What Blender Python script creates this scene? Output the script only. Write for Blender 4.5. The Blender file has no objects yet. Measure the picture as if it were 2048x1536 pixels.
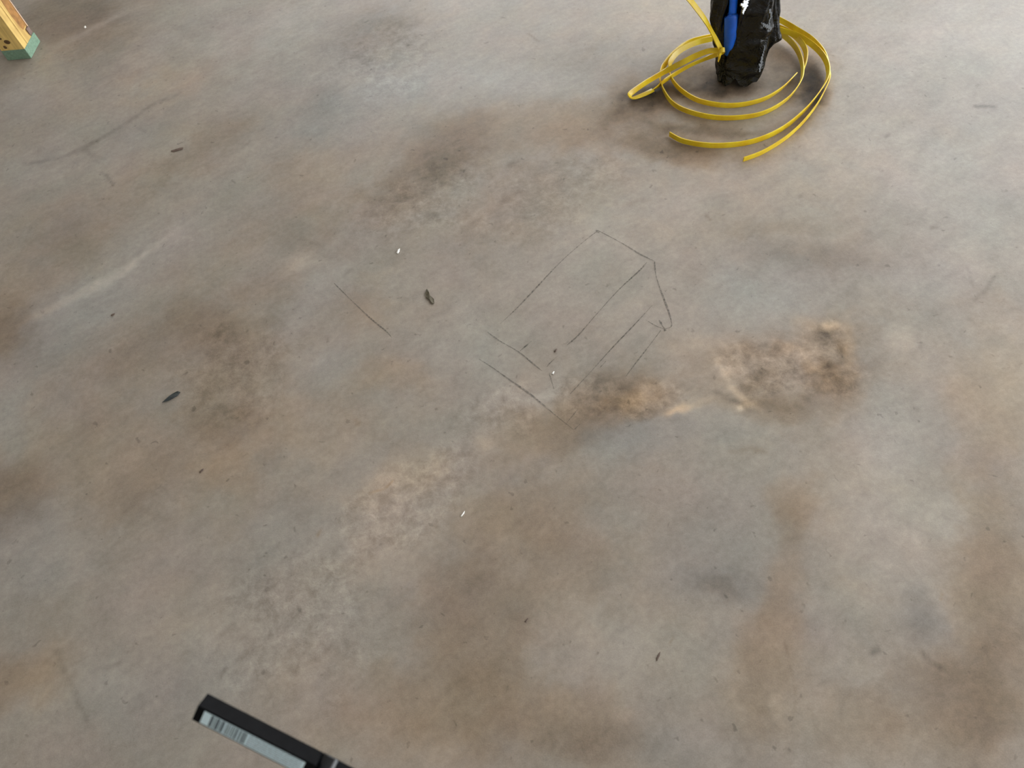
import bpy, bmesh, math, random
import numpy as np
from mathutils import Vector, Matrix

random.seed(7)
C = bpy.context.scene.collection
S = bpy.context.scene

# ------------------------------------------------------------------ camera
F = 1541.0                       # focal length in pixels of the 2048 px wide frame
CAM_H = 1.5
down = np.array([1220 - 1024, 1700 - 768, F]); down /= np.linalg.norm(down)
fw = np.array([0, 0, 1.0]); Yc = fw - down * (fw @ down); Yc /= np.linalg.norm(Yc)
Xc = -np.cross(down, Yc)
if Xc[0] < 0: Xc = -Xc
Zc = -down
cam_data = bpy.data.cameras.new('camera')
cam = bpy.data.objects.new('camera', cam_data); C.objects.link(cam)
cam_data.sensor_width = 36.0
cam_data.lens = F / 2048 * 36.0
cam_data.clip_start = 0.02
cam_data.dof.use_dof = True
cam_data.dof.focus_distance = 1.85
cam_data.dof.aperture_fstop = 11.0
R = Matrix(((Xc[0], -Xc[1], -Xc[2]), (Yc[0], -Yc[1], -Yc[2]), (Zc[0], -Zc[1], -Zc[2])))
cam.matrix_world = Matrix.Translation((0, 0, CAM_H)) @ R.to_4x4()
S.camera = cam

# ------------------------------------------------------------------ sky, exposure
w = bpy.data.worlds.new('overcast_sky'); S.world = w; w.use_nodes = True
bg = w.node_tree.nodes['Background']
bg.inputs[0].default_value = (0.93, 0.97, 1.0, 1)
bg.inputs[1].default_value = 2.1
S.view_settings.view_transform = 'Standard'
S.view_settings.look = 'None'
S.view_settings.exposure = 1.3
S.view_settings.gamma = 1.0
S.view_settings.use_curve_mapping = False

# ------------------------------------------------------------------ geometry helpers
def ray(px, py):
    r = np.array([px - 1024, py - 768, F]); return np.array([r @ Xc, r @ Yc, r @ Zc])
def at(px, py, z=0.0):           # point of the room at height z seen along a sight line
    r = ray(px, py); t = (z - CAM_H) / r[2]
    return np.array([r[0] * t, r[1] * t, z])
def deep(px, py, d):             # point at distance d along the optical axis
    r = ray(px, py) / F; return np.array([0, 0, CAM_H]) + r * d
def V(a): return Vector((float(a[0]), float(a[1]), float(a[2])))

def link(name, me, mat=None, parent=None, smooth=True):
    o = bpy.data.objects.new(name, me); C.objects.link(o)
    if mat: me.materials.append(mat)
    if smooth:
        me.polygons.foreach_set('use_smooth', [True] * len(me.polygons))
    if parent:
        o.parent = parent
        o.matrix_parent_inverse = Matrix.Translation(-parent.location)
    return o
def from_bm(name, bm, mat=None, parent=None, smooth=False):
    me = bpy.data.meshes.new(name); bm.normal_update(); bm.to_mesh(me); bm.free()
    return link(name, me, mat, parent, smooth)
def empty(name, loc):
    o = bpy.data.objects.new(name, None); C.objects.link(o); o.location = V(loc); o.empty_display_size = 0.05
    return o
def tag(o, label=None, cat=None, group=None, kind=None):
    if label: o['label'] = label
    if cat: o['category'] = cat
    if group: o['group'] = group
    if kind: o['kind'] = kind
    return o
def box_bm(x0, x1, y0, y1, z0, z1):
    bm = bmesh.new()
    bmesh.ops.create_cube(bm, size=1, matrix=Matrix.Translation(((x0+x1)/2, (y0+y1)/2, (z0+z1)/2)) @ Matrix.Diagonal((x1-x0, y1-y0, z1-z0, 1)))
    return bm
def catmull(pts, n):
    P = np.array(pts, float); K = len(P); out = []
    for i in range(K - 1):
        p0, p1, p2, p3 = P[max(i-1, 0)], P[i], P[i+1], P[min(i+2, K-1)]
        for t in np.linspace(0, 1, n, endpoint=False):
            out.append(0.5 * ((2*p1) + (-p0+p2)*t + (2*p0-5*p1+4*p2-p3)*t*t + (-p0+3*p1-3*p2+p3)*t**3))
    out.append(P[-1]); return np.array(out)

# numpy value noise (for the floor's stain and shade attributes and cloth wrinkles)
def vnoise(x, y, seed):
    xi = np.floor(x).astype(np.int64); yi = np.floor(y).astype(np.int64)
    fx = x - xi; fy = y - yi; fx = fx*fx*(3-2*fx); fy = fy*fy*(3-2*fy)
    def h(a, b):
        n = (a * 374761393 + b * 668265263 + seed * 974634777) & 0x7fffffff
        n = ((n ^ (n >> 13)) * 1274126177) & 0x7fffffff
        n = (n ^ (n >> 16)) & 0xffff
        return n / 32767.5 - 1.0
    return (h(xi, yi)*(1-fx) + h(xi+1, yi)*fx)*(1-fy) + (h(xi, yi+1)*(1-fx) + h(xi+1, yi+1)*fx)*fy
def fbm(x, y, seed, octaves=4, gain=0.55):
    a, s, t = 1.0, 0.0, 0.0
    for k in range(octaves):
        s = s + a * vnoise(x * 2**k, y * 2**k, seed + 17*k); t += a; a *= gain
    return s / t

# ------------------------------------------------------------------ material helpers
def mat_new(name):
    m = bpy.data.materials.new(name); m.use_nodes = True
    nt = m.node_tree; b = nt.nodes['Principled BSDF']
    return m, nt, b
def srgb(r, g, b):
    f = lambda c: c/12.92 if c <= 0.04045 else ((c+0.055)/1.055)**2.4
    return (f(r/255), f(g/255), f(b/255), 1)
def N(nt, kind, **kw):
    n = nt.nodes.new(kind)
    for k, v in kw.items(): setattr(n, k, v)
    return n
def math_n(nt, op, a, b=None, c=None):
    n = N(nt, 'ShaderNodeMath', operation=op)
    for i, v in enumerate((a, b, c)):
        if v is None: continue
        if isinstance(v, (int, float)): n.inputs[i].default_value = v
        else: nt.links.new(v, n.inputs[i])
    return n.outputs[0]
def noise_n(nt, vec, scale, detail=4, rough=0.55, dist=0.0):
    n = N(nt, 'ShaderNodeTexNoise'); n.inputs['Scale'].default_value = scale
    n.inputs['Detail'].default_value = detail; n.inputs['Roughness'].default_value = rough
    n.inputs['Distortion'].default_value = dist
    if vec is not None: nt.links.new(vec, n.inputs['Vector'])
    return n.outputs['Fac']
def plain(name, col, rough=0.5, var=0.0, scale=30, bump=0.0, spec=0.5, metal=0.0):
    m, nt, b = mat_new(name)
    b.inputs['Roughness'].default_value = rough
    b.inputs['Specular IOR Level'].default_value = spec
    b.inputs['Metallic'].default_value = metal
    tc = N(nt, 'ShaderNodeTexCoord')
    f = noise_n(nt, tc.outputs['Object'], scale, 5)
    r = N(nt, 'ShaderNodeValToRGB')
    lo = [max(0, c*(1-var)) for c in col[:3]]; hi = [min(1, c*(1+var)) for c in col[:3]]
    r.color_ramp.elements[0].position = 0.3; r.color_ramp.elements[1].position = 0.7
    r.color_ramp.elements[0].color = (*lo, 1); r.color_ramp.elements[1].color = (*hi, 1)
    nt.links.new(f, r.inputs[0]); nt.links.new(r.outputs[0], b.inputs['Base Color'])
    if bump:
        bp = N(nt, 'ShaderNodeBump'); bp.inputs['Strength'].default_value = bump; bp.inputs['Distance'].default_value = 0.002
        nt.links.new(f, bp.inputs['Height']); nt.links.new(bp.outputs[0], b.inputs['Normal'])
    return m

# ------------------------------------------------------------------ floor: one slab, its stains, with some painted shade and sheen, held as attributes
# soft patches: photo position of the middle, half sizes, tilt in degrees, lightness change, warmth (+ brown earth, - grey blue)
PATCH = [
 # grey and bluish cement; the first patch is painted sky sheen
 (450,50,190,80,10,.06,-.6),(620,150,190,110,0,.04,-.6),(90,190,130,45,20,.03,-.6),(190,270,170,60,28,.01,-.7),
 (290,520,280,55,38,.03,-.7),(120,650,120,60,38,0,-.6),(850,160,170,50,5,.03,-.6),(1050,165,120,35,0,.04,-.6),
 (700,215,150,45,25,-.03,-.8),(640,595,110,36,40,.05,-.7),(60,1090,110,100,0,.03,-.8),(270,1420,120,100,0,.02,-.5),
 (1320,870,190,36,0,-.02,-.6),(1470,1070,100,110,0,0,-.5),(1440,1170,80,36,0,-.06,-.4),(1560,560,100,55,0,.04,-.6),
 (1850,560,80,45,0,.03,-.6),(1850,1215,48,45,0,-.08,-.6),(1790,870,100,80,0,.05,-.5),(1230,1490,200,45,0,-.03,-.6),
 (1900,380,180,120,0,.02,-.5),(1950,120,200,150,0,.02,-.4),(930,690,120,75,0,.05,-.4),(400,1370,90,80,10,0,-.4),
 (660,720,70,40,20,.02,-.5),(1230,880,90,30,0,0,-.5),(340,830,60,50,0,.02,-.4),(20,830,40,90,0,.03,-.6),
 (560,1080,90,60,30,.02,-.4),(1700,160,150,120,0,.02,-.2),(1500,600,120,50,0,.03,-.6),(250,290,60,30,20,.02,-.5),
 # earth brown; round the coil it also carries painted contact shade
 (690,110,60,36,10,-.06,.1),(650,195,50,26,25,-.05,0),(770,130,70,30,10,-.06,.2),(720,165,40,20,20,.03,.2),(880,330,60,30,20,-.05,.3),(800,420,40,24,20,-.04,.3),(1060,330,40,20,10,-.04,.2),
 (120,40,110,60,25,-.16,.5),(210,90,90,35,30,-.08,.3),(330,170,150,50,25,.02,.5),(420,290,150,38,28,-.08,.4),
 (760,60,110,45,10,-.10,.3),(620,350,130,60,10,-.02,.4),(900,290,120,55,20,-.05,.5),(830,360,110,55,30,-.09,.5),
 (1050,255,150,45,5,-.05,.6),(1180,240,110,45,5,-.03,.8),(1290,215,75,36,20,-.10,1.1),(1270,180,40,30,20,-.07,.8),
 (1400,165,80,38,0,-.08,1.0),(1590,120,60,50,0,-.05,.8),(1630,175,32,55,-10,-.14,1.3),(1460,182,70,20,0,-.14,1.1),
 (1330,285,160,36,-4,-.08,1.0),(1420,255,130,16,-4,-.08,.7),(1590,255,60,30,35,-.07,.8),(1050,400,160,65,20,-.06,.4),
 (760,400,60,40,30,-.06,.3),(430,640,90,60,0,-.08,.5),(480,725,110,90,20,-.09,.7),(300,690,120,50,35,-.07,.3),
 (430,840,90,45,0,-.08,.6),(15,655,55,55,0,-.15,1.0),(10,1000,80,80,0,-.13,.9),(250,900,260,120,10,-.02,.5),
 (280,990,50,90,-30,-.06,.3),(30,1360,100,60,0,-.04,1.0),(1200,785,80,55,25,-.12,.9),(1290,800,80,38,15,-.02,1.0),
 (1500,740,120,75,0,-.05,.9),(1640,700,65,75,0,-.05,1.0),(1665,765,60,45,0,-.06,1.0),(1560,812,120,32,0,-.09,.9),
 (1150,850,90,40,10,-.08,.9),(1060,880,90,50,20,-.03,.7),(1020,1050,130,75,30,-.06,.8),(1130,1150,120,120,0,-.07,.6),
 (940,1250,110,130,-30,-.09,.6),(860,1410,180,110,10,-.05,.8),(1080,1440,190,75,0,-.06,.9),(1985,1180,75,240,0,-.10,1.3),
 (1930,1400,150,120,0,-.13,1.0),(1720,1440,110,80,0,-.05,.5),(1530,1350,65,120,0,-.09,1.1),(1560,1190,40,100,0,-.05,.8),
 (1600,1005,60,36,0,-.06,1.0),(1580,1060,45,45,0,-.08,.7),(2000,800,90,160,0,-.01,.9),(1430,1180,30,25,0,-.07,.7),
 (1640,520,120,26,-5,-.07,.2),(600,460,70,40,20,-.05,.2),(560,600,60,50,0,-.05,.2),(150,480,80,60,20,-.05,.3),
 (40,560,50,60,0,-.03,.4),(1190,1500,120,50,0,-.06,.8),(1530,460,130,20,0,-.03,.3),(750,620,60,40,0,-.02,.5),
 (760,740,90,40,0,-.02,.6),(600,870,120,60,10,0,.5),(460,930,60,60,0,0,.7),(1730,680,40,24,0,-.04,.3),
 # stained earth plus painted contact shade round pipe and coil; stained flaked skin
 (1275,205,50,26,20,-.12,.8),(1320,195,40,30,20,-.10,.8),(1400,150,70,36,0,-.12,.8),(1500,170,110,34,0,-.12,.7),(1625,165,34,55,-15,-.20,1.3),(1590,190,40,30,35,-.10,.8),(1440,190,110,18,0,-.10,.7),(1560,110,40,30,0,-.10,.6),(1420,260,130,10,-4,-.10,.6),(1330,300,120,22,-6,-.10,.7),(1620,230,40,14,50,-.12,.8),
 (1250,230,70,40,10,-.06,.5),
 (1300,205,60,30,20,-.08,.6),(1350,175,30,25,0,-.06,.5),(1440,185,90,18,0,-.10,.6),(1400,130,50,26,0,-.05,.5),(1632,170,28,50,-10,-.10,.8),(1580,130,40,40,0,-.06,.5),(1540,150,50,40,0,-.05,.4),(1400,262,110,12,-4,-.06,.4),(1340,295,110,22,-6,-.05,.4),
 (1240,770,42,26,35,-.07,.6),(1281,832,60,14,5,-.06,.4),(1491,707,24,17,0,-.05,.6),(1564,699,24,14,0,-.05,.6),(1638,674,28,22,0,-.06,.0),(1671,707,12,28,0,-.07,.7),(1634,758,45,26,0,-.06,.7),(1540,808,70,11,0,-.06,.5),(1495,773,30,18,0,-.08,.6),(1530,750,20,14,0,-.06,.5),
 (1277,785,34,22,35,.08,.4),(1347,830,28,9,25,.12,.8),(1392,814,32,8,15,.07,.4),(1580,702,30,7,-38,.10,.3),(1655,656,16,9,0,.09,.3),(1470,818,13,9,0,.16,-.1),
 # pale, limey places
 (1150,560,160,110,0,.05,-.1),(1300,400,240,100,0,.05,0),(1095,805,55,26,0,.09,-.3),(1770,1080,130,120,10,.06,0),
 (1200,1290,140,100,0,.05,-.1),(780,1080,140,90,30,.06,.2),(700,1250,110,110,0,.03,-.1),(800,965,100,45,20,.05,.5),
 (600,525,36,16,10,.10,0),(1800,680,32,22,0,.10,.1),(1480,818,14,8,0,.16,0),(1440,740,22,26,-50,.12,.2),
 (1480,800,50,8,-30,.10,.4),(1345,825,36,10,25,.13,.8),(1240,800,36,20,0,.08,.8),(1640,650,60,16,-15,.07,.5),
 (1690,700,14,45,0,.07,.6),(1400,690,70,24,10,.05,.2),(960,890,24,20,0,.08,.3),(1030,780,60,14,20,.05,0),
 (150,590,110,11,31,.10,.6),(290,510,110,9,36,.08,.2),(170,60,90,7,27,.10,-.2),(1560,1420,10,26,0,.09,0),
 (1500,330,300,100,0,.03,.1),(1650,400,150,100,0,.02,.2),(1300,30,200,60,0,.05,.2),(1680,950,90,60,0,.03,.2),
]
# scuffs and scrapes: points, half width in photo pixels, lightness change, warmth
SCUFF = [
 ([(50,328),(110,318),(160,300),(205,275),(245,252),(300,212),(350,190)],6,-.15,-.1),
 ([(172,298),(190,318)],6,-.10,-.1),([(205,343),(226,368)],3,-.26,-.2),
 ([(150,265),(200,235)],5,-.06,-.1),([(1952,212),(1988,214)],5,-.26,0),([(1743,1303),(1756,1298)],6,-.24,0),
 ([(1848,1309),(1856,1318),(1866,1328),(1880,1334)],6,-.20,.2),([(1937,536),(1942,556),(1950,572)],3,-.13,0),
 ([(1992,546),(1976,570),(1950,604)],4,-.15,0),([(112,1300),(125,1335),(150,1385),(175,1440)],5,-.14,0),
 ([(1058,68),(1080,84)],2.5,-.18,.2),([(1430,782),(1460,797),(1500,820)],6,-.24,.1),([(1598,790),(1618,800)],5,-.12,.3),([(1433,719),(1454,744),(1460,777),(1503,814)],8,.13,.1),([(1652,652),(1668,672),(1688,702),(1691,730)],7,.10,.5),([(1190,745),(1215,800)],4,-.05,.2),
 ([(1565,1275),(1575,1315),(1587,1370),(1592,1430)],2,-.10,.3),([(600,478),(640,490)],4,-.10,0),
 ([(1610,730),(1640,780),(1670,780)],8,-.06,.4),([(1460,905),(1500,898),(1530,905)],6,-.09,.4),
 ([(1635,660),(1675,680),(1684,715)],7,-.12,.4),([(1195,462),(1230,495)],6,-.03,0),
 ([(450,1340),(437,1370)],4,-.14,.1),([(594,1330),(588,1350)],4,-.12,.1),([(530,1180),(555,1165)],5,-.10,.1),
 ([(510,1340),(540,1270)],8,-.05,.1),([(470,1350),(495,1300)],8,-.05,.1),([(210,1335),(240,1325)],6,-.10,.1),
 ([(1800,1100),(1850,1030)],3,-.05,0),([(1670,1260),(1690,1190)],3,-.05,0),([(1340,1290),(1348,1270)],2,-.12,.6),
 ([(1290,60),(1275,85)],3,-.04,0),([(1640,340),(1650,345)],3,-.10,0),([(1757,338),(1763,342)],4,-.20,.1),
 ([(1770,275),(1780,268)],3,-.14,0),([(1590,318),(1594,316)],4,-.16,0),([(1410,430),(1420,438)],4,-.15,.3),
 ([(1865,456),(1872,455)],4,-.16,.2),([(1600,395),(1603,388)],4,-.10,0),([(1300,520),(1315,530)],3,-.08,0),
 ([(1250,410),(1290,400)],8,-.07,.3),([(1020,330),(1035,325)],6,-.09,.1),([(905,285),(930,278)],2,-.14,0),
 ([(395,310),(330,330),(290,345)],3,-.04,0),([(530,255),(480,300)],3,-.05,0),([(620,280),(590,310)],3,-.04,.2),
 ([(1000,410),(1040,380),(1060,390)],8,-.06,.2),([(740,985),(770,975),(782,965)],2.2,-.08,2.2),
 ([(640,1060),(636,1070)],4,-.12,1.2),([(1884,1190),(1884,1200)],3,-.05,1.2),([(712,842),(716,846)],5,-.14,.8),
 ([(700,540),(690,548)],4,-.12,0),([(878,112),(882,160)],2,-.04,0),([(720,170),(760,180)],3,-.06,0),
 ([(690,175),(735,130)],4,-.04,0),([(885,160),(925,140)],2,-.06,0),([(280,258),(290,263)],3,-.12,0),
]
# places where the top skin of the slab has flaked away: middle, half sizes, tilt, depth in metres, roughness of the grain
FLAKED = [(1560,740,170,75,0,.0025,1),(1290,800,90,40,15,.002,1),(1170,790,80,50,20,.0012,.8),(800,1010,170,90,30,.0004,.9),
          (1000,830,120,60,20,.0006,.7),(1640,690,60,60,0,.002,1),(600,1230,200,150,40,.0003,.8),(760,120,140,90,10,.0003,.7),
          (850,400,150,80,20,.0002,.8),(1100,380,180,80,15,.0002,.6),(470,740,130,110,20,.0003,.7)]

def graded(a0, lo, hi, a1, fine, step1, coarse):
    left = np.arange(a0, lo, coarse)
    mid = [lo]
    while mid[-1] < hi:
        mid.append(mid[-1] + fine + (step1 - fine) * (mid[-1]-lo)/(hi-lo))
    right = np.arange(mid[-1] + coarse*0.5, a1 + coarse, coarse)
    return np.concatenate([left, mid, np.minimum(right, a1)])
gx = graded(-6, -1.72, 1.86, 11, .0056, .0056, .5)
gy = graded(-4, -.12, 3.1, 14, .0036, .0074, .5)
nx, ny = len(gx), len(gy)
GX, GY = np.meshgrid(gx, gy)
x = GX.ravel(); y = GY.ravel()
value = np.zeros_like(x); warm = np.zeros_like(x); grit = np.zeros_like(x); zz = np.zeros_like(x)
wx = x + .035*fbm(x*7, y*7, 3, 4) + .012*fbm(x*30, y*30, 5, 3)
wy = y + .035*fbm(x*7, y*7, 11, 4) + .012*fbm(x*30, y*30, 13, 3)
edge = fbm(x*16, y*16, 23, 4)
def ellipse(px, py, rx, ry, ang):
    a = math.radians(ang); c = at(px, py)[:2]
    h = .25                                    # slab-space axes of the patch
    e1 = (at(px + h*rx*math.cos(a), py - h*rx*math.sin(a))[:2] - c) / h
    e2 = (at(px + h*ry*math.sin(a), py + h*ry*math.cos(a))[:2] - c) / h
    q = np.linalg.inv(np.column_stack([e1, e2]))
    r = np.array([e1, e2]); reach = np.abs(r).sum(0) * 2.6
    sel = np.nonzero((np.abs(wx - c[0]) < reach[0]) & (np.abs(wy - c[1]) < reach[1]))[0]
    u = q @ np.vstack([wx[sel]-c[0], wy[sel]-c[1]])
    return sel, np.sqrt((u**2).sum(0))
VK, WK = 1.4, 1.35
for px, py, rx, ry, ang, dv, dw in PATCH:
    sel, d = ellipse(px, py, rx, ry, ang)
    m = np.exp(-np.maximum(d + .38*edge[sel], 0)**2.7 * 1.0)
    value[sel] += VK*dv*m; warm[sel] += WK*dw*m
for px, py, rx, ry, ang, dep, g in FLAKED:
    sel, d = ellipse(px, py, rx, ry, ang)
    m = 1/(1 + np.exp(9*(d + .55*edge[sel] - .85)))
    grit[sel] = np.maximum(grit[sel], g*m)
    zz[sel] -= dep * m * (.6 + .6*fbm(x[sel]*40, y[sel]*40, 31, 3))
sx = x + .004*fbm(x*40, y*40, 41, 2); sy = y + .004*fbm(x*40, y*40, 43, 2)
for pts, hw, dv, dw in SCUFF:
    P = np.array([at(*p)[:2] for p in pts]); c = np.array(pts).mean(0)
    wid = hw * np.linalg.norm(at(c[0]+1, c[1])[:2] - at(c[0], c[1])[:2]) * 1.05
    lo, hi = P.min(0) - 4*wid, P.max(0) + 4*wid
    sel = np.nonzero((sx > lo[0]) & (sx < hi[0]) & (sy > lo[1]) & (sy < hi[1]))[0]
    if not len(sel): continue
    best = np.full(len(sel), 9.0); L = len(P) - 1
    for i in range(L):
        a, b = P[i], P[i+1]; ab = b - a
        t = np.clip(((sx[sel]-a[0])*ab[0] + (sy[sel]-a[1])*ab[1]) / (ab @ ab), 0, 1)
        best = np.minimum(best, np.hypot(sx[sel]-a[0]-t*ab[0], sy[sel]-a[1]-t*ab[1]))
    m = np.exp(-(best/wid)**2) * np.clip(.8 + .7*fbm(x[sel]*50, y[sel]*50, 51, 2), 0, 1.2)
    value[sel] += dv*m; warm[sel] += dw*m

me = bpy.data.meshes.new('floor')
co = np.column_stack([x, y, zz]).astype(np.float32)
idx = np.arange(nx*ny).reshape(ny, nx)
quads = np.stack([idx[:-1, :-1], idx[:-1, 1:], idx[1:, 1:], idx[1:, :-1]], -1).reshape(-1, 4)
me.vertices.add(len(co)); me.vertices.foreach_set('co', co.ravel())
me.loops.add(quads.size); me.loops.foreach_set('vertex_index', quads.ravel().astype(np.int32))
me.polygons.add(len(quads)); me.polygons.foreach_set('loop_start', np.arange(0, quads.size, 4, dtype=np.int32))
me.update(calc_edges=True)
for nm, arr in (('stain_shade_value', value), ('stain_sheen_warmth', warm), ('grit', grit)):
    at_ = me.attributes.new(nm, 'FLOAT', 'POINT'); at_.data.foreach_set('value', arr.astype(np.float32))

def concrete():
    m, nt, b = mat_new('trowelled_concrete'); L = nt.links.new
    tc = N(nt, 'ShaderNodeTexCoord'); P = tc.outputs['Object']
    def attr(n):
        a = N(nt, 'ShaderNodeAttribute'); a.attribute_name = n; return a.outputs['Fac']
    val, wrm, grt = attr('stain_shade_value'), attr('stain_sheen_warmth'), attr('grit')
    mp = N(nt, 'ShaderNodeMapping'); mp.vector_type = 'TEXTURE'; mp.inputs['Rotation'].default_value = (0, 0, math.radians(27)); mp.inputs['Scale'].default_value = (2.6, 1, 1)
    L(P, mp.inputs['Vector']); PS = mp.outputs[0]
    big = math_n(nt, 'SUBTRACT', noise_n(nt, P, 3.2, 5, .55, .3), .5)
    mid = math_n(nt, 'SUBTRACT', noise_n(nt, P, 17, 6, .6, .6), .5)
    streak = math_n(nt, 'SUBTRACT', noise_n(nt, PS, 34, 5, .6, .3), .5)
    fine = math_n(nt, 'SUBTRACT', noise_n(nt, P, 75, 5, .65, .2), .5)
    dust = math_n(nt, 'SUBTRACT', noise_n(nt, P, 420, 2, .6), .5)
    hue = math_n(nt, 'SUBTRACT', noise_n(nt, P, 8.5, 5, .55, .4), .5)
    hue2 = math_n(nt, 'SUBTRACT', noise_n(nt, P, 5.3, 3, .5, .2), .5)
    v = math_n(nt, 'MULTIPLY_ADD', big, .30, 1.0)
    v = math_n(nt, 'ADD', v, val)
    v = math_n(nt, 'MULTIPLY_ADD', mid, .20, v)
    v = math_n(nt, 'MULTIPLY_ADD', streak, .18, v)
    v = math_n(nt, 'MULTIPLY_ADD', fine, .26, v)
    v = math_n(nt, 'MULTIPLY_ADD', dust, .20, v)
    gm = math_n(nt, 'MULTIPLY', grt, math_n(nt, 'SUBTRACT', noise_n(nt, P, 30, 7, .72, .25), .5))
    v = math_n(nt, 'MULTIPLY_ADD', gm, 1.0, v)
    # scattered dark flecks
    fl = N(nt, 'ShaderNodeMapRange'); fl.inputs['From Min'].default_value = .685; fl.inputs['From Max'].default_value = .75
    L(noise_n(nt, P, 46, 2, .5, .4), fl.inputs['Value'])
    v = math_n(nt, 'MULTIPLY_ADD', fl.outputs[0], -.16, v)
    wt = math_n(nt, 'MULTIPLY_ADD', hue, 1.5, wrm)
    wt = math_n(nt, 'MULTIPLY_ADD', gm, -1.1, wt)
    wt = math_n(nt, 'DIVIDE', wt, math_n(nt, 'MULTIPLY_ADD', math_n(nt, 'ABSOLUTE', wt), .26, 1.0))
    wt = math_n(nt, 'ADD', math_n(nt, 'MAXIMUM', wt, 0), math_n(nt, 'MULTIPLY', math_n(nt, 'MINIMUM', wt, 0), .55))
    wt = math_n(nt, 'ADD', wt, .08)
    comb = N(nt, 'ShaderNodeCombineColor')
    base = srgb(153, 144, 134)
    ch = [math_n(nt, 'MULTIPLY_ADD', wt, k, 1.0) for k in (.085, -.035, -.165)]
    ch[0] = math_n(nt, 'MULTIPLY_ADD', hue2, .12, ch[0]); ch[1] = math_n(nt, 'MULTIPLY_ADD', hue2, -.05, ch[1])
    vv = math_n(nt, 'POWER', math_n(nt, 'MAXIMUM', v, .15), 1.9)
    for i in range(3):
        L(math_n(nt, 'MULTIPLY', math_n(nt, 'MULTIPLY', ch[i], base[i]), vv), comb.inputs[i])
    L(comb.outputs[0], b.inputs['Base Color'])
    r = math_n(nt, 'MULTIPLY_ADD', mid, .35, .44)
    r = math_n(nt, 'MULTIPLY_ADD', wrm, .06, r)
    r = math_n(nt, 'MULTIPLY_ADD', grt, .15, r)
    L(r, b.inputs['Roughness'])
    b.inputs['Specular IOR Level'].default_value = .42
    bp = N(nt, 'ShaderNodeBump'); bp.inputs['Strength'].default_value = .35; bp.inputs['Distance'].default_value = .0016
    hgt = math_n(nt, 'ADD', math_n(nt, 'MULTIPLY', gm, 1.6), math_n(nt, 'ADD', math_n(nt, 'MULTIPLY', fine, .5), math_n(nt, 'MULTIPLY', streak, .35)))
    L(hgt, bp.inputs['Height']); L(bp.outputs[0], b.inputs['Normal'])
    return m
M_FLOOR = concrete()
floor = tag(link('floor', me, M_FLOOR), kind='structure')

# ------------------------------------------------------------------ unseen shell, added to block the sky except from the right and ahead
M_WALL = plain('added_wall_paint', srgb(205, 200, 192), .85, .04, 6)
M_CEIL = plain('added_ceiling_deck', srgb(190, 188, 184), .8, .05, 5)
for nm, a in (('added_wall_left', (-6.2, -6.0, -4, 8.5, 0, 4.0)), ('added_wall_back', (-6.0, 5.2, -4.2, -4.0, 0, 4.0))):
    tag(from_bm(nm, box_bm(*a), M_WALL), kind='structure')
tag(from_bm('added_wall_front', box_bm(-6.0, -1.0, 8.3, 8.5, 0, 4.0), M_WALL), kind='structure')  # added far wall, cuts the sky light on the far left floor
tag(from_bm('added_ceiling', box_bm(-6.2, 5.2, -4.2, 8.5, 4.0, 4.2), M_CEIL), kind='structure')

# ------------------------------------------------------------------ pencil lines drawn on the slab (flat marks, parts of the floor)
def pencil_mat():
    m, nt, b = mat_new('graphite'); L = nt.links.new
    b.inputs['Base Color'].default_value = srgb(84, 80, 74); b.inputs['Roughness'].default_value = .7
    tc = N(nt, 'ShaderNodeTexCoord')
    f = noise_n(nt, tc.outputs['Object'], 160, 3, .6)
    r = N(nt, 'ShaderNodeMapRange'); r.inputs['From Min'].default_value = .32; r.inputs['From Max'].default_value = .68
    r.inputs['To Min'].default_value = .10; r.inputs['To Max'].default_value = .68
    L(f, r.inputs['Value']); L(r.outputs[0], b.inputs['Alpha'])
    return m
M_PENCIL = pencil_mat()
def pencil(pts, wid, dz=.0006):
    P = catmull([at(*p, dz) for p in pts], 10)
    bm = bmesh.new(); rows = []
    for i, p in enumerate(P):
        t = P[min(i+1, len(P)-1)] - P[max(i-1, 0)]; t /= np.linalg.norm(t)
        s = np.array([-t[1], t[0], 0]); k = i/(len(P)-1)
        hw = wid*.68*(.75 + .35*math.sin(9*k+pts[0][0]))*(.45 + .55*min(1, 8*k, 8*(1-k)))
        rows.append((bm.verts.new(V(p + s*hw)), bm.verts.new(V(p - s*hw))))
    for a, b_ in zip(rows, rows[1:]): bm.faces.new((a[0], a[1], b_[1], b_[0]))
    return from_bm('pencil_line', bm, M_PENCIL, floor)
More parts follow.
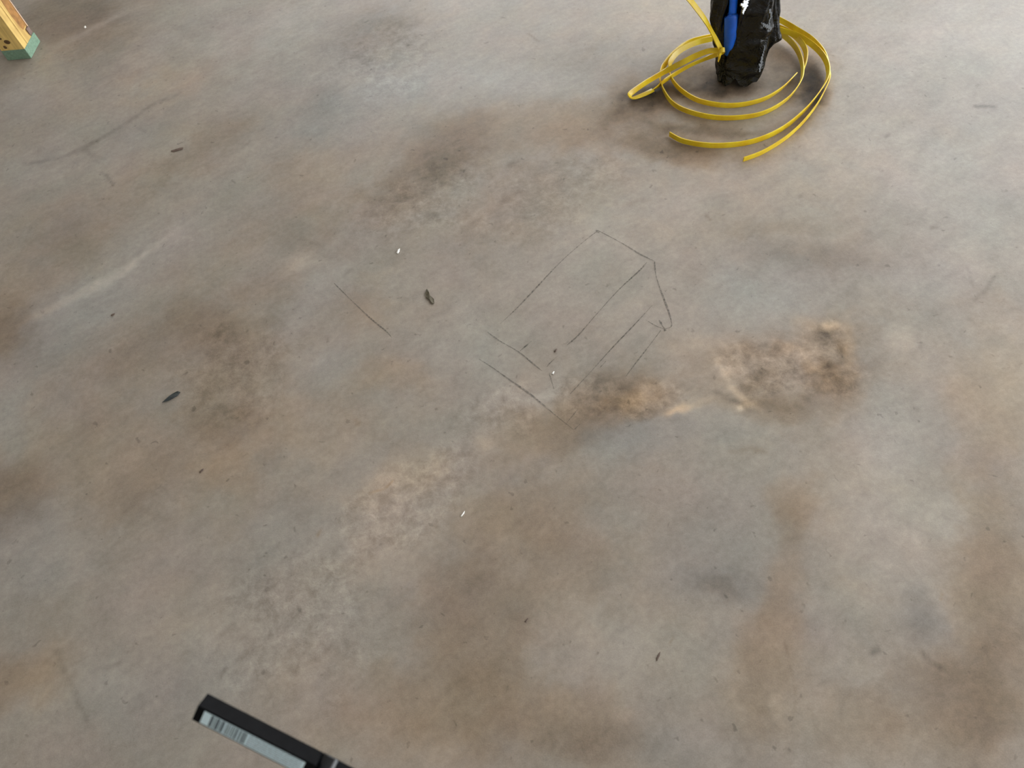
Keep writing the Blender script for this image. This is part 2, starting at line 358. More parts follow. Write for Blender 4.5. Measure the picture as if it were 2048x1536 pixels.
for pts, wd in [
    ([(1196,461),(1165,485),(1120,525),(1070,578),(1035,615),(1000,648)], .0026),
    ([(1196,461),(1240,484),(1280,508),(1309,522)], .0028),
    ([(1309,522),(1312,550),(1322,582),(1338,625),(1344,648)], .0032),
    ([(1344,648),(1340,655),(1327,658)], .0024),
    ([(1294,524),(1280,540),(1235,582),(1190,632),(1155,672),(1134,690)], .0026),
    ([(1115,712),(1098,728),(1094,734)], .002),
    ([(1305,610),(1270,648),(1225,695),(1180,745),(1140,788)], .0022),
    ([(1322,660),(1298,692),(1270,728),(1250,755)], .0020),
    ([(975,664),(1000,682),(1035,702),(1060,722),(1084,742)], .0026),
    ([(958,718),(985,735),(1020,760),(1060,788),(1105,825),(1148,860)], .0030),
    ([(1148,860),(1160,848)], .0016),
    ([(1134,845),(1156,818)], .0016),
    ([(1040,702),(1063,682)], .0026),
    ([(1098,745),(1108,778)], .0020),
    ([(1318,640),(1328,657)], .0036),
    ([(1292,640),(1312,652),(1326,657)], .0018),
    ([(1200,735),(1212,722)], .0014),
    ([(668,566),(690,588),(715,612),(745,640),(772,662),(784,676)], .0026),
    ([(1192,460),(1198,466)], .005),
    ([(1326,655),(1331,662)], .0050),
]: pencil(pts, wd)

# ------------------------------------------------------------------ wooden post on a green block, far left
M_PINE = None
def pine():
    m, nt, b = mat_new('pine'); L = nt.links.new
    tc = N(nt, 'ShaderNodeTexCoord')
    mp = N(nt, 'ShaderNodeMapping'); mp.inputs['Scale'].default_value = (1, 1, .05); L(tc.outputs['Object'], mp.inputs['Vector'])
    f = noise_n(nt, mp.outputs[0], 120, 5, .6, .4); g = noise_n(nt, tc.outputs['Object'], 14, 3, .5, .5)
    r = N(nt, 'ShaderNodeValToRGB'); e = r.color_ramp.elements
    e[0].position = .3; e[0].color = srgb(172, 132, 72); e[1].position = .68; e[1].color = srgb(236, 204, 124)
    L(math_n(nt, 'ADD', math_n(nt, 'MULTIPLY', f, .55), math_n(nt, 'MULTIPLY', g, .45)), r.inputs[0])
    L(r.outputs[0], b.inputs['Base Color']); b.inputs['Roughness'].default_value = .55
    bp = N(nt, 'ShaderNodeBump'); bp.inputs['Strength'].default_value = .3; bp.inputs['Distance'].default_value = .001
    L(f, bp.inputs['Height']); L(bp.outputs[0], b.inputs['Normal'])
    return m
M_PINE = pine()
M_WANE = plain('wane_bark', srgb(158, 112, 58), .7, .35, 60, .5)
M_KNOT = plain('knot', srgb(92, 66, 34), .6, .3, 150)
M_GREEN = plain('treated_green_wood', srgb(116, 144, 122), .7, .22, 160, .3)
M_STAIN = plain('purple_end_stain', srgb(120, 100, 92), .7, .15, 90)
M_PALE = plain('raw_edge', srgb(226, 196, 168), .6, .1, 90)
pc = at(63, 117)[:2]; pa = at(84, 86)[:2]; pb = at(18, 124)[:2]
side = .088; sr_ = .094
er = (pa - pc)/np.linalg.norm(pa - pc); el_ = (pb - pc)/np.linalg.norm(pb - pc)
bis = (er + el_)/np.linalg.norm(er + el_)
rot = lambda v, a: np.array([v[0]*math.cos(a)-v[1]*math.sin(a), v[0]*math.sin(a)+v[1]*math.cos(a)])
er = rot(bis, math.radians(-45)); el_ = rot(bis, math.radians(45))
if er @ (pa - pc) < el_ @ (pa - pc): er, el_ = el_, er
def post_pt(u, v, z): return Vector((pc[0] + er[0]*u + el_[0]*v, pc[1] + er[1]*u + el_[1]*v, z))
ctr = post_pt(side/2, side/2, 0)
post = tag(empty('wooden_post', ctr), 'yellow pine post on a green treated block at the upper left corner', 'post')
def prism(name, prof, z0, z1, mat, parent, n=1, fn=None):
    bm = bmesh.new(); rings = []
    for k in range(n+1):
        z = z0 + (z1-z0)*k/n
        pr = fn(z) if fn else prof
        rings.append([bm.verts.new(post_pt(u, v, z)) for u, v in pr])
    K = len(rings[0])
    for a, b_ in zip(rings, rings[1:]):
        for i in range(K): bm.faces.new((a[i], a[(i+1) % K], b_[(i+1) % K], b_[i]))
    bm.faces.new(rings[0][::-1]); bm.faces.new(rings[-1])
    bmesh.ops.recalc_face_normals(bm, faces=bm.faces)
    return from_bm(name, bm, mat, parent)
bl = prism('base_block', [(0,0),(sr_,0),(sr_,side),(0,side)], 0, .036, M_GREEN, post)
md = bl.modifiers.new('b', 'BEVEL'); md.width = .0018; md.segments = 2
i0 = .002
def shaft_prof(z):               # u runs along the right (lit) face; a drying crack and a waney far corner
    j = .0025*math.sin(z*37) + .0018*math.sin(z*91+1)
    wu = .050 + j + (.020 if z < .07 else 0); c = .030 + .002*math.sin(z*11)
    return [(i0,i0),(c-.0012,i0),(c,i0+.006),(c+.0012,i0),(wu,i0),(wu+.002,i0+.006),(sr_-.002,i0+.0085),(sr_-.001,side-.002),(i0,side-.002)]
shaft = prism('shaft', None, .036, 3.999, M_PINE, post, 90, shaft_prof)
wane = prism('waney_edge', None, .070, 3.99, M_WANE, post, 90, lambda z: [
    (.0515+.0025*math.sin(z*37)+.0018*math.sin(z*91+1), .0085), (.053+.0025*math.sin(z*37), .0035+.001*math.sin(z*60)),
    (sr_-.006, .0052), (sr_-.0035, .0105)])
tag(wane, 'brown bark along the far edge')
prism('pale_edge', [(sr_-.0048,.0046),(sr_-.002,.0034),(sr_-.0006,.0065),(sr_-.0035,.0078)], .062, 3.99, M_PALE, post, 1)
prism('end_stain', [(.074,.0036),(sr_-.001,.0045),(sr_-.001,.010),(.074,.0098)], .0365, .061, M_STAIN, post, 1)
def knot(v, z, rv, rz):
    bm = bmesh.new()
    bmesh.ops.create_uvsphere(bm, u_segments=14, v_segments=8, radius=1)
    M = Matrix((( er[0]*.0012, el_[0]*rv, 0, 0), (er[1]*.0012, el_[1]*rv, 0, 0), (0, 0, rz, 0), (0, 0, 0, 1)))
    bmesh.ops.transform(bm, matrix=M, verts=bm.verts)
    bmesh.ops.translate(bm, vec=post_pt(i0, v, z), verts=bm.verts)
    bmesh.ops.recalc_face_normals(bm, faces=bm.faces)
    return from_bm('knot', bm, M_KNOT, post, True)
knot(.044, .066, .011, .008); knot(.060, .080, .006, .004); knot(.064, .048, .006, .006); knot(.03, .5, .009, .011)

# ------------------------------------------------------------------ pipe stub wrapped in black plastic
M_BAG = None
def bag():
    m, nt, b = mat_new('black_polythene'); L = nt.links.new
    tc = N(nt, 'ShaderNodeTexCoord')
    f = noise_n(nt, tc.outputs['Object'], 26, 4, .6, .8); d = noise_n(nt, tc.outputs['Object'], 90, 5, .65)
    r = N(nt, 'ShaderNodeValToRGB'); e = r.color_ramp.elements
    e[0].position = .45; e[0].color = (.0028, .0034, .0038, 1); e[1].position = .8; e[1].color = (.010, .012, .013, 1)
    L(d, r.inputs[0]); L(r.outputs[0], b.inputs['Base Color'])
    b.inputs['Specular IOR Level'].default_value = .38
    L(math_n(nt, 'MULTIPLY_ADD', d, .22, .10), b.inputs['Roughness'])
    bp = N(nt, 'ShaderNodeBump'); bp.inputs['Strength'].default_value = .9; bp.inputs['Distance'].default_value = .010
    L(f, bp.inputs['Height']); L(bp.outputs[0], b.inputs['Normal'])
    return m
M_BAG = bag()
M_BLUE = plain('blue_pipe', srgb(10, 106, 246), .35, .12, 60)
M_BLUE2 = plain('blue_sleeve', srgb(6, 88, 198), .45, .15, 40)
f0 = at(1478, 168)[:2]
vd = f0/np.linalg.norm(f0); ud = np.array([vd[1], -vd[0]])     # away from the viewer, and to the right
stub_c = f0 + vd*.065 + ud*.02
stub = tag(empty('pipe_stub', (*stub_c, 0)), 'pipe stub wrapped in black plastic with a blue pipe showing, inside the yellow coil', 'pipe')
def sp(u, v, z): return np.array([f0[0] + ud[0]*u + vd[0]*v, f0[1] + ud[1]*u + vd[1]*v, z])
def on_plane(px, py, v):         # (u, z) of the sight line where it crosses the upright plane at depth v
    r = ray(px, py); num = (f0 + vd*v) @ vd; t = num/(r[:2] @ vd)
    p = r*t; return (p[:2] - f0) @ ud, CAM_H + p[2]
# outline rows, from the floor up: each is a ring of (u, v); built from what the photo shows at that height
def ring(z):
    def L_(tab): return np.interp(z, [t[0] for t in tab], [t[1] for t in tab])
    ul = L_([(0,-.068),(.02,-.073),(.06,-.080),(.13,-.095),(.17,-.108),(.22,-.110),(.30,-.106),(.60,-.07)])                  # left silhouette
    sl = L_([(0,-.052),(.05,-.050),(.09,-.054),(.14,-.063),(.19,-.066),(.25,-.063),(.60,-.050)])                             # left lip of the slot
    sr = L_([(0,-.046),(.06,-.045),(.083,-.043),(.115,-.036),(.153,-.031),(.205,-.025),(.25,-.022),(.60,-.016)])             # right lip (edge of the front sheet)
    dp = L_([(0,.0),(.06,.002),(.085,.014),(.12,.034),(.2,.040),(.6,.03)])                                                   # slot depth
    ur = L_([(0,.052),(.01,.056),(.036,.060),(.10,.055),(.16,.057),(.25,.054),(.40,.045),(.60,.025)])                        # ridge on the right
    rr = L_([(0,.062),(.04,.066),(.065,.078),(.085,.094),(.10,.088),(.14,.077),(.21,.066),(.25,.066),(.40,.06),(.60,.035)])  # rear flap
    fv = L_([(0,-.004),(.02,.004),(.06,.012),(.10,.010),(.14,.016),(.24,.016),(.6,.04)])
    bk = L_([(0,.12),(.24,.13),(.6,.10)])
    return [(ul, fv+.05), (ul+.004, fv+.022), ((ul+sl)/2, fv+.006), (sl, fv+.004), (sl+.004, fv+.004+dp), (sr-.004, fv+.004+dp), (sr, fv-.004),
            (sr+.010, fv-.010), ((sr+ur)/2, fv-.008), (ur-.012, fv+.000), (ur, fv+.016), (ur-.010, fv+.040), (ur-.006, fv+.056), (rr-.010, fv+.058), (rr, fv+.072),
            (rr-.012, bk-.012), (.03, bk), (-.03, bk-.004), (ul+.012, bk-.03)]
zs = np.concatenate([np.linspace(0, .26, 60), np.linspace(.27, .60, 26)])
rows = []
for z in zs:
    rg = ring(z); K = len(rg)
    ext = np.array([rg[(i-1) % K] for i in range(K+3)])
    pts = []
    for i in range(K):
        p0, p1, p2, p3 = ext[i], ext[i+1], ext[i+2], ext[i+3]
        for t in np.linspace(0, 1, 8, endpoint=False):
            pts.append(.5*((2*p1)+(-p0+p2)*t*.9+(2*p0-5*p1+4*p2-p3)*t*t*.9+(2*p1-2*p2)*0+(-p0+3*p1-3*p2+p3)*t**3*.9) + .05*(p1*(1-t)+p2*t) - .05*p1 if False else (p1*(1-t)+p2*t)*.45 + .55*.5*((2*p1)+(-p0+p2)*t+(2*p0-5*p1+4*p2-p3)*t*t+(-p0+3*p1-3*p2+p3)*t**3))
    rows.append(np.array(pts))
rows = np.array(rows)                                           # levels x around x 2
nl, na = rows.shape[:2]
AA, ZZ = np.meshgrid(np.arange(na), zs)
nrm = np.roll(rows, -1, 1) - np.roll(rows, 1, 1)
nrm = np.stack([nrm[..., 1], -nrm[..., 0]], -1); nrm /= np.linalg.norm(nrm, axis=-1, keepdims=True) + 1e-9
tw = np.cos(AA/na*2*np.pi); tv = np.sin(AA/na*2*np.pi)
wr = .0062*fbm(tw*5 + ZZ*9, tv*5 - ZZ*5, 61, 4) + .0042*fbm(tw*9 + ZZ*3, tv*9 + ZZ*16, 67, 3)
uu = rows[..., 0]; vv_ = rows[..., 1]; fr = 1/(1 + np.exp((vv_ - .035)/.006))
for bu, bz, su, sz, amp in ((.048,.158,.013,.016,.013),(.044,.085,.008,.030,.009),(.034,.040,.016,.014,.008),(-.010,.235,.006,.030,.010),(.010,.215,.02,.010,.006),(.020,.125,.02,.012,.005),(-.03,.05,.014,.012,.006),(-.085,.10,.012,.018,.006)):
    wr = wr + fr*amp*np.exp(-((uu-bu-.25*(ZZ-bz))/su)**2 - ((ZZ-bz)/sz)**2)
rows = rows + nrm*wr[..., None]
# ragged hem: lobes that touch the floor and a raised notch between them
u_ = rows[0, :, 0]; v_ = rows[0, :, 1]
hem = .024*np.exp(-((u_+.012)/.010)**2)*(v_ < .03) + .014*np.clip((u_-.022)/.03, 0, 1)*(v_ < .04) + np.clip((v_-.035)/.02, 0, 1)*np.clip((u_-.03)/.02, 0, 1)*(.020 + .5*np.clip(u_-.045, 0, .05))
hem = hem + .0015*(1+np.sin(np.arange(na)*.9))*(v_ < .05)
bm = bmesh.new(); vs = []
for k in range(nl):
    z = zs[k] + hem*max(0, 1-zs[k]/.12)
    vs.append([bm.verts.new(V(sp(rows[k, i, 0], rows[k, i, 1], z[i] + .0005))) for i in range(na)])
for k in range(nl-1):
    for i in range(na):
        j = (i+1) % na; bm.faces.new((vs[k][i], vs[k][j], vs[k+1][j], vs[k+1][i]))
tc_ = bm.verts.new(V(sp(0, .08, .61)))
for i in range(na): bm.faces.new((vs[-1][i], vs[-1][(i+1) % na], tc_))
bmesh.ops.recalc_face_normals(bm, faces=bm.faces)
from_bm('plastic_wrap', bm, M_BAG, stub, True)

def tube(name, pts, rad, mat, parent, seg=16, n=6):
    P = catmull(pts, n); bm = bmesh.new(); rows = []
    rr = np.interp(np.linspace(0, 1, len(P)), np.linspace(0, 1, len(rad)), rad) if hasattr(rad, '__len__') else np.full(len(P), rad)
    for i, p in enumerate(P):
        t = P[min(i+1, len(P)-1)] - P[max(i-1, 0)]; t /= np.linalg.norm(t)
        a = np.cross(t, [.3, .9, .1] if abs(t[1]) < .9 else [1, 0, 0]); a /= np.linalg.norm(a); b_ = np.cross(t, a)
        rows.append([bm.verts.new(V(p + rr[i]*(a*math.cos(q) + b_*math.sin(q)))) for q in np.linspace(0, 2*math.pi, seg, endpoint=False)])
    for a, b_ in zip(rows, rows[1:]):
        for i in range(seg): bm.faces.new((a[i], a[(i+1) % seg], b_[(i+1) % seg], b_[i]))
    bm.faces.new(rows[0][::-1]); bm.faces.new(rows[-1])
    bmesh.ops.recalc_face_normals(bm, faces=bm.faces)
    return from_bm(name, bm, mat, parent, True)
def wall_pt(px, py, v):
    u, z = on_plane(px, py, v); return sp(u, v, z)
tag(tube('blue_pipe', [wall_pt(1460, 80, .020), wall_pt(1464, 40, .020), wall_pt(1467, 0, .022), wall_pt(1468, -40, .024), wall_pt(1468, -140, .03), wall_pt(1468, -260, .036)], .0106, M_BLUE, stub), 'bright blue pipe rising through the plastic')
tag(tube('blue_sleeve', [wall_pt(1456, 108, .018), wall_pt(1459, 90, .015), wall_pt(1462, 62, .016), wall_pt(1463, 37, .019), wall_pt(1463, 33, .020), wall_pt(1463, 32.5, .020)], [.009, .015, .0185, .019, .0185, .012], M_BLUE2, stub), 'wider darker blue sleeve around the pipe')

# gathers added on the plastic, tilted and shined to put in its highlights
def glint_mat(name, ior):
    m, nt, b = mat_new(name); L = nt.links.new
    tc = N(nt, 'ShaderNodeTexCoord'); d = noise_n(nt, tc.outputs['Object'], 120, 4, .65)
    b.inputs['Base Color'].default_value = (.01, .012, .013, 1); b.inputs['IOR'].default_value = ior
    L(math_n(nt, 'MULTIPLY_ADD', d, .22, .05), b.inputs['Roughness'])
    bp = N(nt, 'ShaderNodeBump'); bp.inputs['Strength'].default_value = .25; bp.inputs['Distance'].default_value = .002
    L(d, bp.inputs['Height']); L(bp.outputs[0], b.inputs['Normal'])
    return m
M_GLINT = glint_mat('bright_glint_fold', 2.6); M_GLINT2 = glint_mat('dull_glint_fold', 1.42)
def fold(pts, v, widths, mat, name='glint_fold'):
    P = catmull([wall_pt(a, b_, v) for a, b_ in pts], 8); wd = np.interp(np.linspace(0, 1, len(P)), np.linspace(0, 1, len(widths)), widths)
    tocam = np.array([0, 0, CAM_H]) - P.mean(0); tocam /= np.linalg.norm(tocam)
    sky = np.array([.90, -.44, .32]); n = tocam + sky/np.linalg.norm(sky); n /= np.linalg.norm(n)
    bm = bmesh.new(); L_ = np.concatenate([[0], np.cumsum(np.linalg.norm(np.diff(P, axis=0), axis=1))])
    for q in np.arange(0, L_[-1], .0045):                  # small tiles of film, all turned to mirror the sky
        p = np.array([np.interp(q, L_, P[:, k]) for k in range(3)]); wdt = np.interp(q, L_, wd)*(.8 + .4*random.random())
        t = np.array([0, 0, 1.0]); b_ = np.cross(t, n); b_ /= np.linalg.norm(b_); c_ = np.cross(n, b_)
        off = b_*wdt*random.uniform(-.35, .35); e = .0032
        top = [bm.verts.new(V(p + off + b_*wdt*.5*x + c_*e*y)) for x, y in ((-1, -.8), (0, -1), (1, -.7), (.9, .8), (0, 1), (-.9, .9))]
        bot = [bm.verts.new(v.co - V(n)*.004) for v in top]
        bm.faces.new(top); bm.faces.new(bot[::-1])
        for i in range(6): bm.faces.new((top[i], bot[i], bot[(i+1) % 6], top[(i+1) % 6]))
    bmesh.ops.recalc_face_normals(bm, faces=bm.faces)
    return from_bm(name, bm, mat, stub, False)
tag(fold([(1500,-30),(1497,-8),(1492,8),(1487,26)], -.022, [.03,.026,.018,.003], M_GLINT), 'pale glint near the blue pipe, built as a shiny fold')
fold([(1524,47),(1533,52),(1539,58)], -.014, [.003,.014,.006], M_GLINT2)
fold([(1541,20),(1542,32),(1538,44),(1540,58)], -.008, [.007,.005,.003,.008], M_GLINT2)
fold([(1529,93),(1527,104),(1523,116),(1522,128),(1519,143)], -.010, [.002,.004,.007,.009,.005], M_GLINT2)

# ------------------------------------------------------------------ yellow strap tied to the stub and coiled round it
def strap_mat():
    m, nt, b = mat_new('yellow_strap'); L = nt.links.new
    tc = N(nt, 'ShaderNodeTexCoord'); f = noise_n(nt, tc.outputs['Object'], 25, 3, .5)
    g = noise_n(nt, tc.outputs['Object'], 500, 2, .5)
    r = N(nt, 'ShaderNodeValToRGB'); e = r.color_ramp.elements
    e[0].position = .3; e[0].color = srgb(214, 172, 14); e[1].position = .7; e[1].color = srgb(238, 214, 44)
    L(math_n(nt, 'ADD', math_n(nt, 'MULTIPLY', f, .8), math_n(nt, 'MULTIPLY', g, .2)), r.inputs[0])
    L(r.outputs[0], b.inputs['Base Color']); b.inputs['Roughness'].default_value = .32
    b.inputs['Specular IOR Level'].default_value = .6
    return m
M_STRAP = strap_mat()
coil = tag(empty('yellow_strap', (*stub_c, 0)), 'yellow flat strap knotted to the black stub and coiled on the concrete', 'strap')
def ribbon(name, pts, wid=.0152, th=.0034, n=12, mat=None, parent=None):
    """pts: (point, roll in degrees); roll 0 = strap standing on edge, 90 = lying flat"""
    P = catmull([p for p, _ in pts], n); rl = catmull([[r] for _, r in pts], n)[:, 0]
    bm = bmesh.new(); rows = []
    prof = [(-.5, -.5), (-.5, .5), (-.25, .62), (.25, .62), (.5, .5), (.5, -.5), (.25, -.62), (-.25, -.62)]
    prof = [(a*wid, b_*th*.8) for a, b_ in prof]
    for i, p in enumerate(P):
        t = P[min(i+1, len(P)-1)] - P[max(i-1, 0)]; t /= np.linalg.norm(t)
        s = np.cross(t, [0, 0, 1.0]); s /= np.linalg.norm(s) + 1e-9; up = np.cross(s, t)
        a = math.radians(rl[i]); wv = up*math.cos(a) + s*math.sin(a); nv = np.cross(wv, t)
        low = min((wv*q[0] + nv*q[1])[2] for q in prof)
        p = p.copy(); p[2] = max(p[2], .0006 - low)
        rows.append([bm.verts.new(V(p + wv*q[0] + nv*q[1])) for q in prof])
    K = len(prof)
    for a, b_ in zip(rows, rows[1:]):
        for i in range(K): bm.faces.new((a[i], a[(i+1) % K], b_[(i+1) % K], b_[i]))
    bm.faces.new(rows[0][::-1]); bm.faces.new(rows[-1])
    bmesh.ops.recalc_face_normals(bm, faces=bm.faces)
    return from_bm(name, bm, mat or M_STRAP, parent or coil, False)
def strand(pts, **k):            # (px, py, z, roll)
    return ribbon('strap_strand', [(at(p[0], p[1], p[2]), p[3]) for p in pts], **k)
# outer loop with the lower free end
strand([(1487,319,.008,4),(1530,302,.008,4),(1585,265,.009,4),(1630,215,.010,6),(1656,165,.012,12),(1656,140,.016,22),(1648,108,.022,28),(1625,80,.030,34),(1595,60,.036,34),(1560,40,.045,26),(1530,28,.05,20),(1490,22,.05,10)])
# second outer loop with the upper free end
strand([(1339,268,.010,0),(1370,283,.009,-4),(1430,291,.009,-6),(1500,284,.009,-6),(1560,260,.009,-6),(1610,220,.010,4),(1643,178,.012,18),(1656,150,.018,22),(1652,122,.024,28),(1632,96,.028,34),(1597,72,.032,34),(1560,60,.034,20),(1520,50,.036,10)])
# big inner ring (runs behind the stub)
strand([(1425,72,.014,10),(1380,84,.014,25),(1350,105,.015,42),(1331,127,.016,40),(1322,145,.014,14),(1322,168,.010,8),(1345,206,.009,-2),(1390,227,.009,-3),(1450,236,.009,0),(1520,228,.009,4),(1572,200,.009,10),(1600,165,.010,16),(1605,135,.012,18),(1597,105,.014,20),(1580,82,.016,22),(1555,64,.018,15),(1520,50,.018,5)])
# small inner ring, ends in a cut tip on the right
strand([(1432,76,.016,14),(1400,83,.019,30),(1372,94,.022,40),(1352,108,.022,44),(1340,126,.020,30),(1339,140,.016,8),(1343,157,.012,4),(1362,180,.009,-4),(1400,202,.009,-3),(1460,211,.009,0),(1520,201,.009,6),(1562,178,.009,14),(1592,148,.009,24)])
# short strand crossing on the right
strand([(1606,142,.010,16),(1611,122,.016,24),(1611,102,.022,30),(1600,82,.026,36),(1578,64,.028,30),(1548,50,.03,15)])
# bight thrown out to the left and back to the knot
KN = wall_pt(1443, 101, -.004)
kz = KN[2]
strand([(1440,101,kz,62),(1418,102,kz-.002,66),(1395,110,kz-.012,60),(1365,125,kz-.03,30),(1330,143,.036,10),(1295,163,.022,12),(1270,180,.014,20),(1259,190,.010,40),(1266,196,.006,70),(1285,190,.005,84),(1306,180,.006,80)])
strand([(1300,182,.006,60),(1313,175,.009,20),(1330,161,.014,-10),(1350,148,.02,-5),(1380,131,.035,8),(1415,116,.052,12),(1440,107,kz-.014,12)], wid=.012)
# run up out of the knot
kp = KN
strand_up = [(KN, 10), (wall_pt(1428, 72, -.012), 8), (wall_pt(1410, 40, -.03), 6), (wall_pt(1388, 10, -.04), 4), (wall_pt(1368, -14, -.05), 0), (wall_pt(1330, -60, -.06), -10), (wall_pt(1280, -95, -.06), -20)]
ribbon('strap_strand', [(p, 35 + r) for p, r in strand_up], wid=.0135)
# the knot: two turns and a short tail
kb = []
for k in range(15):
    a = k/14*2*math.pi*1.6
    kb.append((KN + np.array([*(ud*.0075*math.cos(a) - vd*(.004 + .0065*math.sin(a))), .010*math.sin(a*1.0 + .6) - .0015*k/14]), 20 + 30*math.sin(a)))
ribbon('knot', kb, wid=.011, th=.003, n=5)
ribbon('knot_tail', [(KN + np.array([*(-vd*.010 - ud*.001), .004]), 10), (KN + np.array([*(-vd*.012 - ud*.003), -.010]), 15), (KN + np.array([*(-vd*.011 - ud*.0045), -.026]), 30)], wid=.007, th=.0026, n=6)

# ------------------------------------------------------------------ crumbs and flakes lying on the slab
def flake(name, outline, mat, label, cat, h=.0015, lift=.0004, curl=0.0, group=None):
    c = np.mean([at(*p) for p in outline], 0)
    P = [at(*p) - c for p in outline]
    bm = bmesh.new(); K = len(P); lo, mi, hi = [], [], []
    for i, p in enumerate(P):
        q = curl*math.sin(i/K*2*math.pi*2)
        lo.append(bm.verts.new((p[0]*.9, p[1]*.9, lift))); mi.append(bm.verts.new((p[0], p[1], lift + h*.6 + abs(q)*.5)))
        hi.append(bm.verts.new((p[0]*.72, p[1]*.72, lift + h + q)))
    for A, B in ((lo, mi), (mi, hi)):
        for i in range(K): bm.faces.new((A[i], A[(i+1) % K], B[(i+1) % K], B[i]))
    bm.faces.new(lo[::-1]); ct = bm.verts.new((0, 0, lift + h*1.3))
    for i in range(K): bm.faces.new((hi[i], hi[(i+1) % K], ct))
    bmesh.ops.recalc_face_normals(bm, faces=bm.faces)
    o = from_bm(name, bm, mat, None, False); o.location = (c[0], c[1], 0)
    return tag(o, label, cat, group)
M_LEAF1 = plain('slate_leaf', srgb(54, 60, 61), .4, .3, 200)
M_LEAF2 = plain('olive_leaf', srgb(84, 76, 58), .5, .25, 200)
M_BITS = plain('dark_crumb', srgb(98, 82, 72), .7, .2, 200)
M_CHIP = plain('white_chip', srgb(246, 244, 238), .35, .03, 200)
flake('leaf_flake', [(324,806),(332,799),(337,794),(346,788),(356,783),(362,785),(356,792),(347,797),(340,801),(332,804)], M_LEAF1, 'dark slate grey leaf flake lying at the left of the floor', 'leaf', .002, curl=.0012)
flake('leaf_flake', [(854,578),(858,583),(861,592),(868,599),(869,608),(864,609),(859,602),(852,597),(850,588)], M_LEAF2, 'curled olive brown leaf flake left of the pencil drawing', 'leaf', .0024, curl=.001)
flake('wood_crumb', [(342,302),(350,299),(360,296),(367,295),(366,299),(356,302),(346,305)], M_BITS, 'reddish brown sliver on the grey floor below the wooden post', 'debris', .0014)
flake('wood_crumb', [(222,631),(226,628),(231,627),(229,630),(224,633)], M_BITS, 'tiny dark crumb above the slate grey leaf', 'debris', .002)
flake('wood_crumb', [(399,945),(404,939),(408,937),(407,941),(401,947)], M_BITS, 'tiny dark crumb below the slate grey leaf', 'debris', .002)
flake('wood_crumb', [(1108,703),(1112,698),(1115,698),(1113,703),(1110,706)], M_BITS, 'tiny dark crumb inside the pencil drawing', 'debris', .002)
flake('wood_crumb', [(1049,1243),(1055,1236),(1057,1237),(1052,1245)], M_BITS, 'tiny dark crumb in the lower middle of the floor', 'debris', .0008)
flake('wood_crumb', [(1312,1317),(1317,1308),(1321,1303),(1320,1311),(1314,1323)], M_BITS, 'thin brown splinter in the lower right of the floor', 'debris', .0008)
flake('plaster_chip', [(793,507),(796,500),(800,498),(799,504),(796,508)], M_CHIP, 'white chip on the floor above the olive brown leaf', 'debris', .003)
flake('plaster_chip', [(921,1033),(926,1026),(930,1022),(929,1027),(923,1034)], M_CHIP, 'thin white sliver in the lower middle of the floor', 'debris', .002)
flake('plaster_chip', [(1103,748),(1107,743),(1109,743),(1107,749)], M_CHIP, 'tiny pale chip at the lower end of the pencil drawing', 'debris', .0015)
flake('plaster_chip', [(168,55),(171,52),(173,55),(170,57)], M_CHIP, 'tiny white chip right of the wooden post', 'debris', .002)

# ------------------------------------------------------------------ black folding arm with a barcode sticker, close to the lens
M_ARM = plain('matte_black_plastic', (.006, .006, .0065, 1), .5, .2, 200, spec=.03)
M_GLOSS = plain('gloss_black_metal', (.008, .010, .012, 1), .14, .1, 100, spec=.6)
M_LABEL = plain('sticker', srgb(206, 228, 236), .5, .06, 300)
M_INK = plain('printing_ink', srgb(78, 90, 98), .6, .1, 300)
M_INK2 = plain('pale_printing', srgb(138, 154, 164), .6, .2, 900)
D = .45
A0 = deep(399.5, 1412.5, D); A1 = deep(641, 1536, D)
ax = (A1 - A0)/np.linalg.norm(A1 - A0)
camv = A0 - np.array([0, 0, CAM_H]); nv = -(camv - ax*(camv @ ax)); nv /= np.linalg.norm(nv)   # towards the lens
pv = np.cross(ax, nv)                                                                          # across the bar
if (deep(385, 1436, D) - deep(414, 1389, D)) @ pv < 0: pv = -pv
mpx = D/F
LEN = 262*mpx; SD = 55*mpx/math.sqrt(2)
rig = tag(empty('folding_arm', V(A0)), 'black folding arm with a white barcode sticker at the lower left edge', 'tool')
fa = (nv + pv)/math.sqrt(2); fb = (nv - pv)/math.sqrt(2)        # the sticker face looks down the picture, the dark face up
def bar(name, s0, s1, a0, a1, b0, b1, mat, parent, bev=0, org=A0):
    bm = bmesh.new(); vs = []
    for s in (s0, s1):
        for a, b_ in ((a0, b0), (a1, b0), (a1, b1), (a0, b1)):
            vs.append(bm.verts.new(V(org + ax*s + fa*a + fb*b_)))
    for q in ((0,1,2,3), (7,6,5,4), (0,4,5,1), (1,5,6,2), (2,6,7,3), (3,7,4,0)): bm.faces.new([vs[i] for i in q])
    bmesh.ops.recalc_face_normals(bm, faces=bm.faces)
    if bev: bmesh.ops.bevel(bm, geom=bm.edges[:], offset=bev, segments=3, affect='EDGES', profile=.6)
    return from_bm(name, bm, mat, parent)
h = SD/2
bar('arm', 0, LEN, -h, h, -h, h, M_ARM, rig, .0006)
s0 = 17*mpx; s1 = 240*mpx
lb = bar('sticker', s0, s1, h+.00003, h+.00022, -h+.0012, h-.0014, M_LABEL, rig); tag(lb, 'pale barcode sticker')
top = h+.00028
def stripe_mesh(spans, b0, b1, name, mat):
    bm = bmesh.new()
    for a, c in spans:
        q = [bm.verts.new(V(A0 + ax*s + fa*top + fb*b_)) for s, b_ in ((a, b0), (c, b0), (c, b1), (a, b1))]
        bm.faces.new(q)
    o = from_bm(name, bm, mat, lb); return o
px = lambda v: s0 + v*mpx
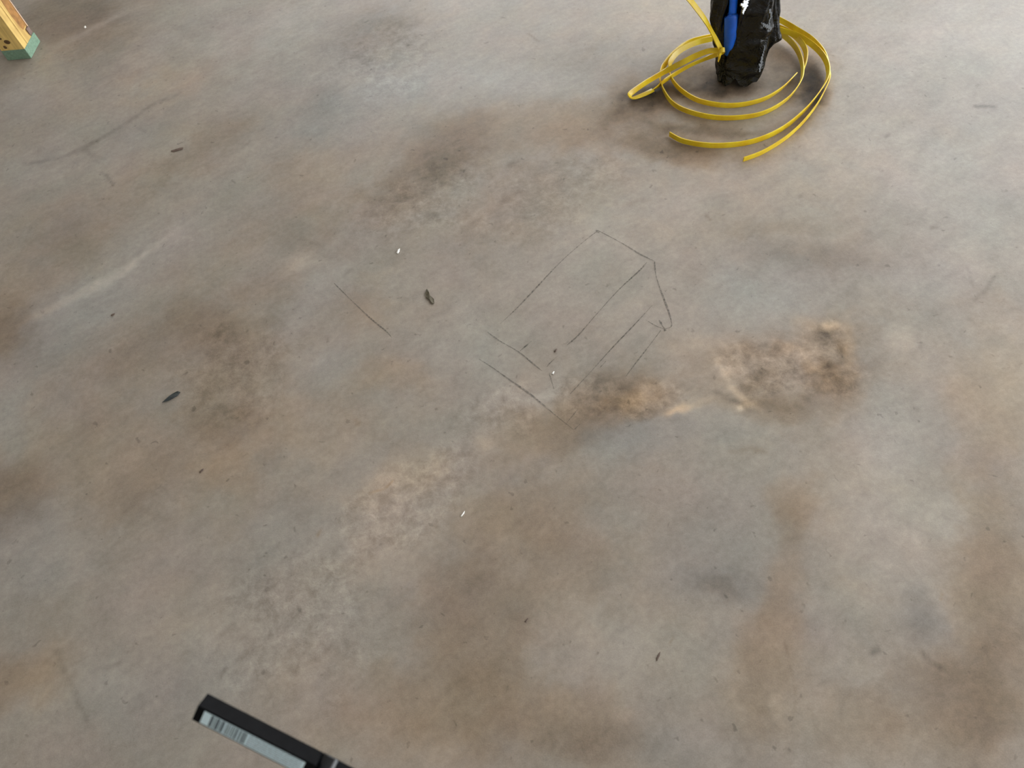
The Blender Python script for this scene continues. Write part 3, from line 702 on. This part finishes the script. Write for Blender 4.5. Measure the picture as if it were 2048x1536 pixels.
bars = [(17,23),(25.5,28),(30,36),(38,40),(41.5,47),(51,53),(55,57.5),(60,62),(64.5,67),(69,71),(73,77),(80.5,84),(87,91),(92.5,96)]
stripe_mesh([(px(a), px(b_)) for a, b_ in bars], -h+.0018, h-.0016, 'barcode', M_INK)
rows_b = np.linspace(-h+.0020, h-.0022, 6)
bm = bmesh.new()
for r_ in rows_b:
    q = 101.0
    while q < 214:
        l_ = random.uniform(1.6, 5.5)
        vsq = [bm.verts.new(V(A0 + ax*px(s) + fa*top + fb*b_)) for s, b_ in ((q, r_), (q+l_, r_), (q+l_, r_+.00075), (q, r_+.00075))]
        bm.faces.new(vsq); q += l_ + random.uniform(.8, 2.2)
from_bm('fine_print', bm, M_INK2, lb)
def rod(name, p0, p1, rad, mat, parent, seg=32, bev=0):
    d = V(p1) - V(p0); bm = bmesh.new()
    bmesh.ops.create_cone(bm, cap_ends=True, segments=seg, radius1=rad, radius2=rad, depth=d.length)
    if bev:
        bmesh.ops.bevel(bm, geom=[e for e in bm.edges if len(e.link_faces) == 2 and any(len(f.verts) > 4 for f in e.link_faces)], offset=bev, segments=3, affect='EDGES')
    bmesh.ops.transform(bm, matrix=Matrix.Translation((V(p0)+V(p1))/2) @ d.to_track_quat('Z', 'Y').to_matrix().to_4x4(), verts=bm.verts)
    o = from_bm(name, bm, mat, parent, True)
    md = o.modifiers.new('e', 'EDGE_SPLIT'); md.split_angle = math.radians(40)
    return o
hb = A0 + ax*(LEN + 20*mpx)
tag(rod('hinge_barrel', hb - pv*27*mpx, hb + pv*27*mpx, 22*mpx, M_GLOSS, rig, 40, .0006), 'glossy round hinge')
o2 = A0 + ax*(LEN + 36*mpx)
bar('second_arm', 0, .10, -h, h, -h, h, M_ARM, rig, .0006, o2)
end = o2 + ax*.10
rod('clamp', end - np.array([0, 0, .012]), end + np.array([0, 0, .016]), .013, M_ARM, rig, 32, .001)
rod('pole', np.array([end[0], end[1], .012]), end, .007, M_ARM, rig, 24)
rod('foot_disc', np.array([end[0], end[1], 0]), np.array([end[0], end[1], .012]), .075, M_ARM, rig, 64, .003)
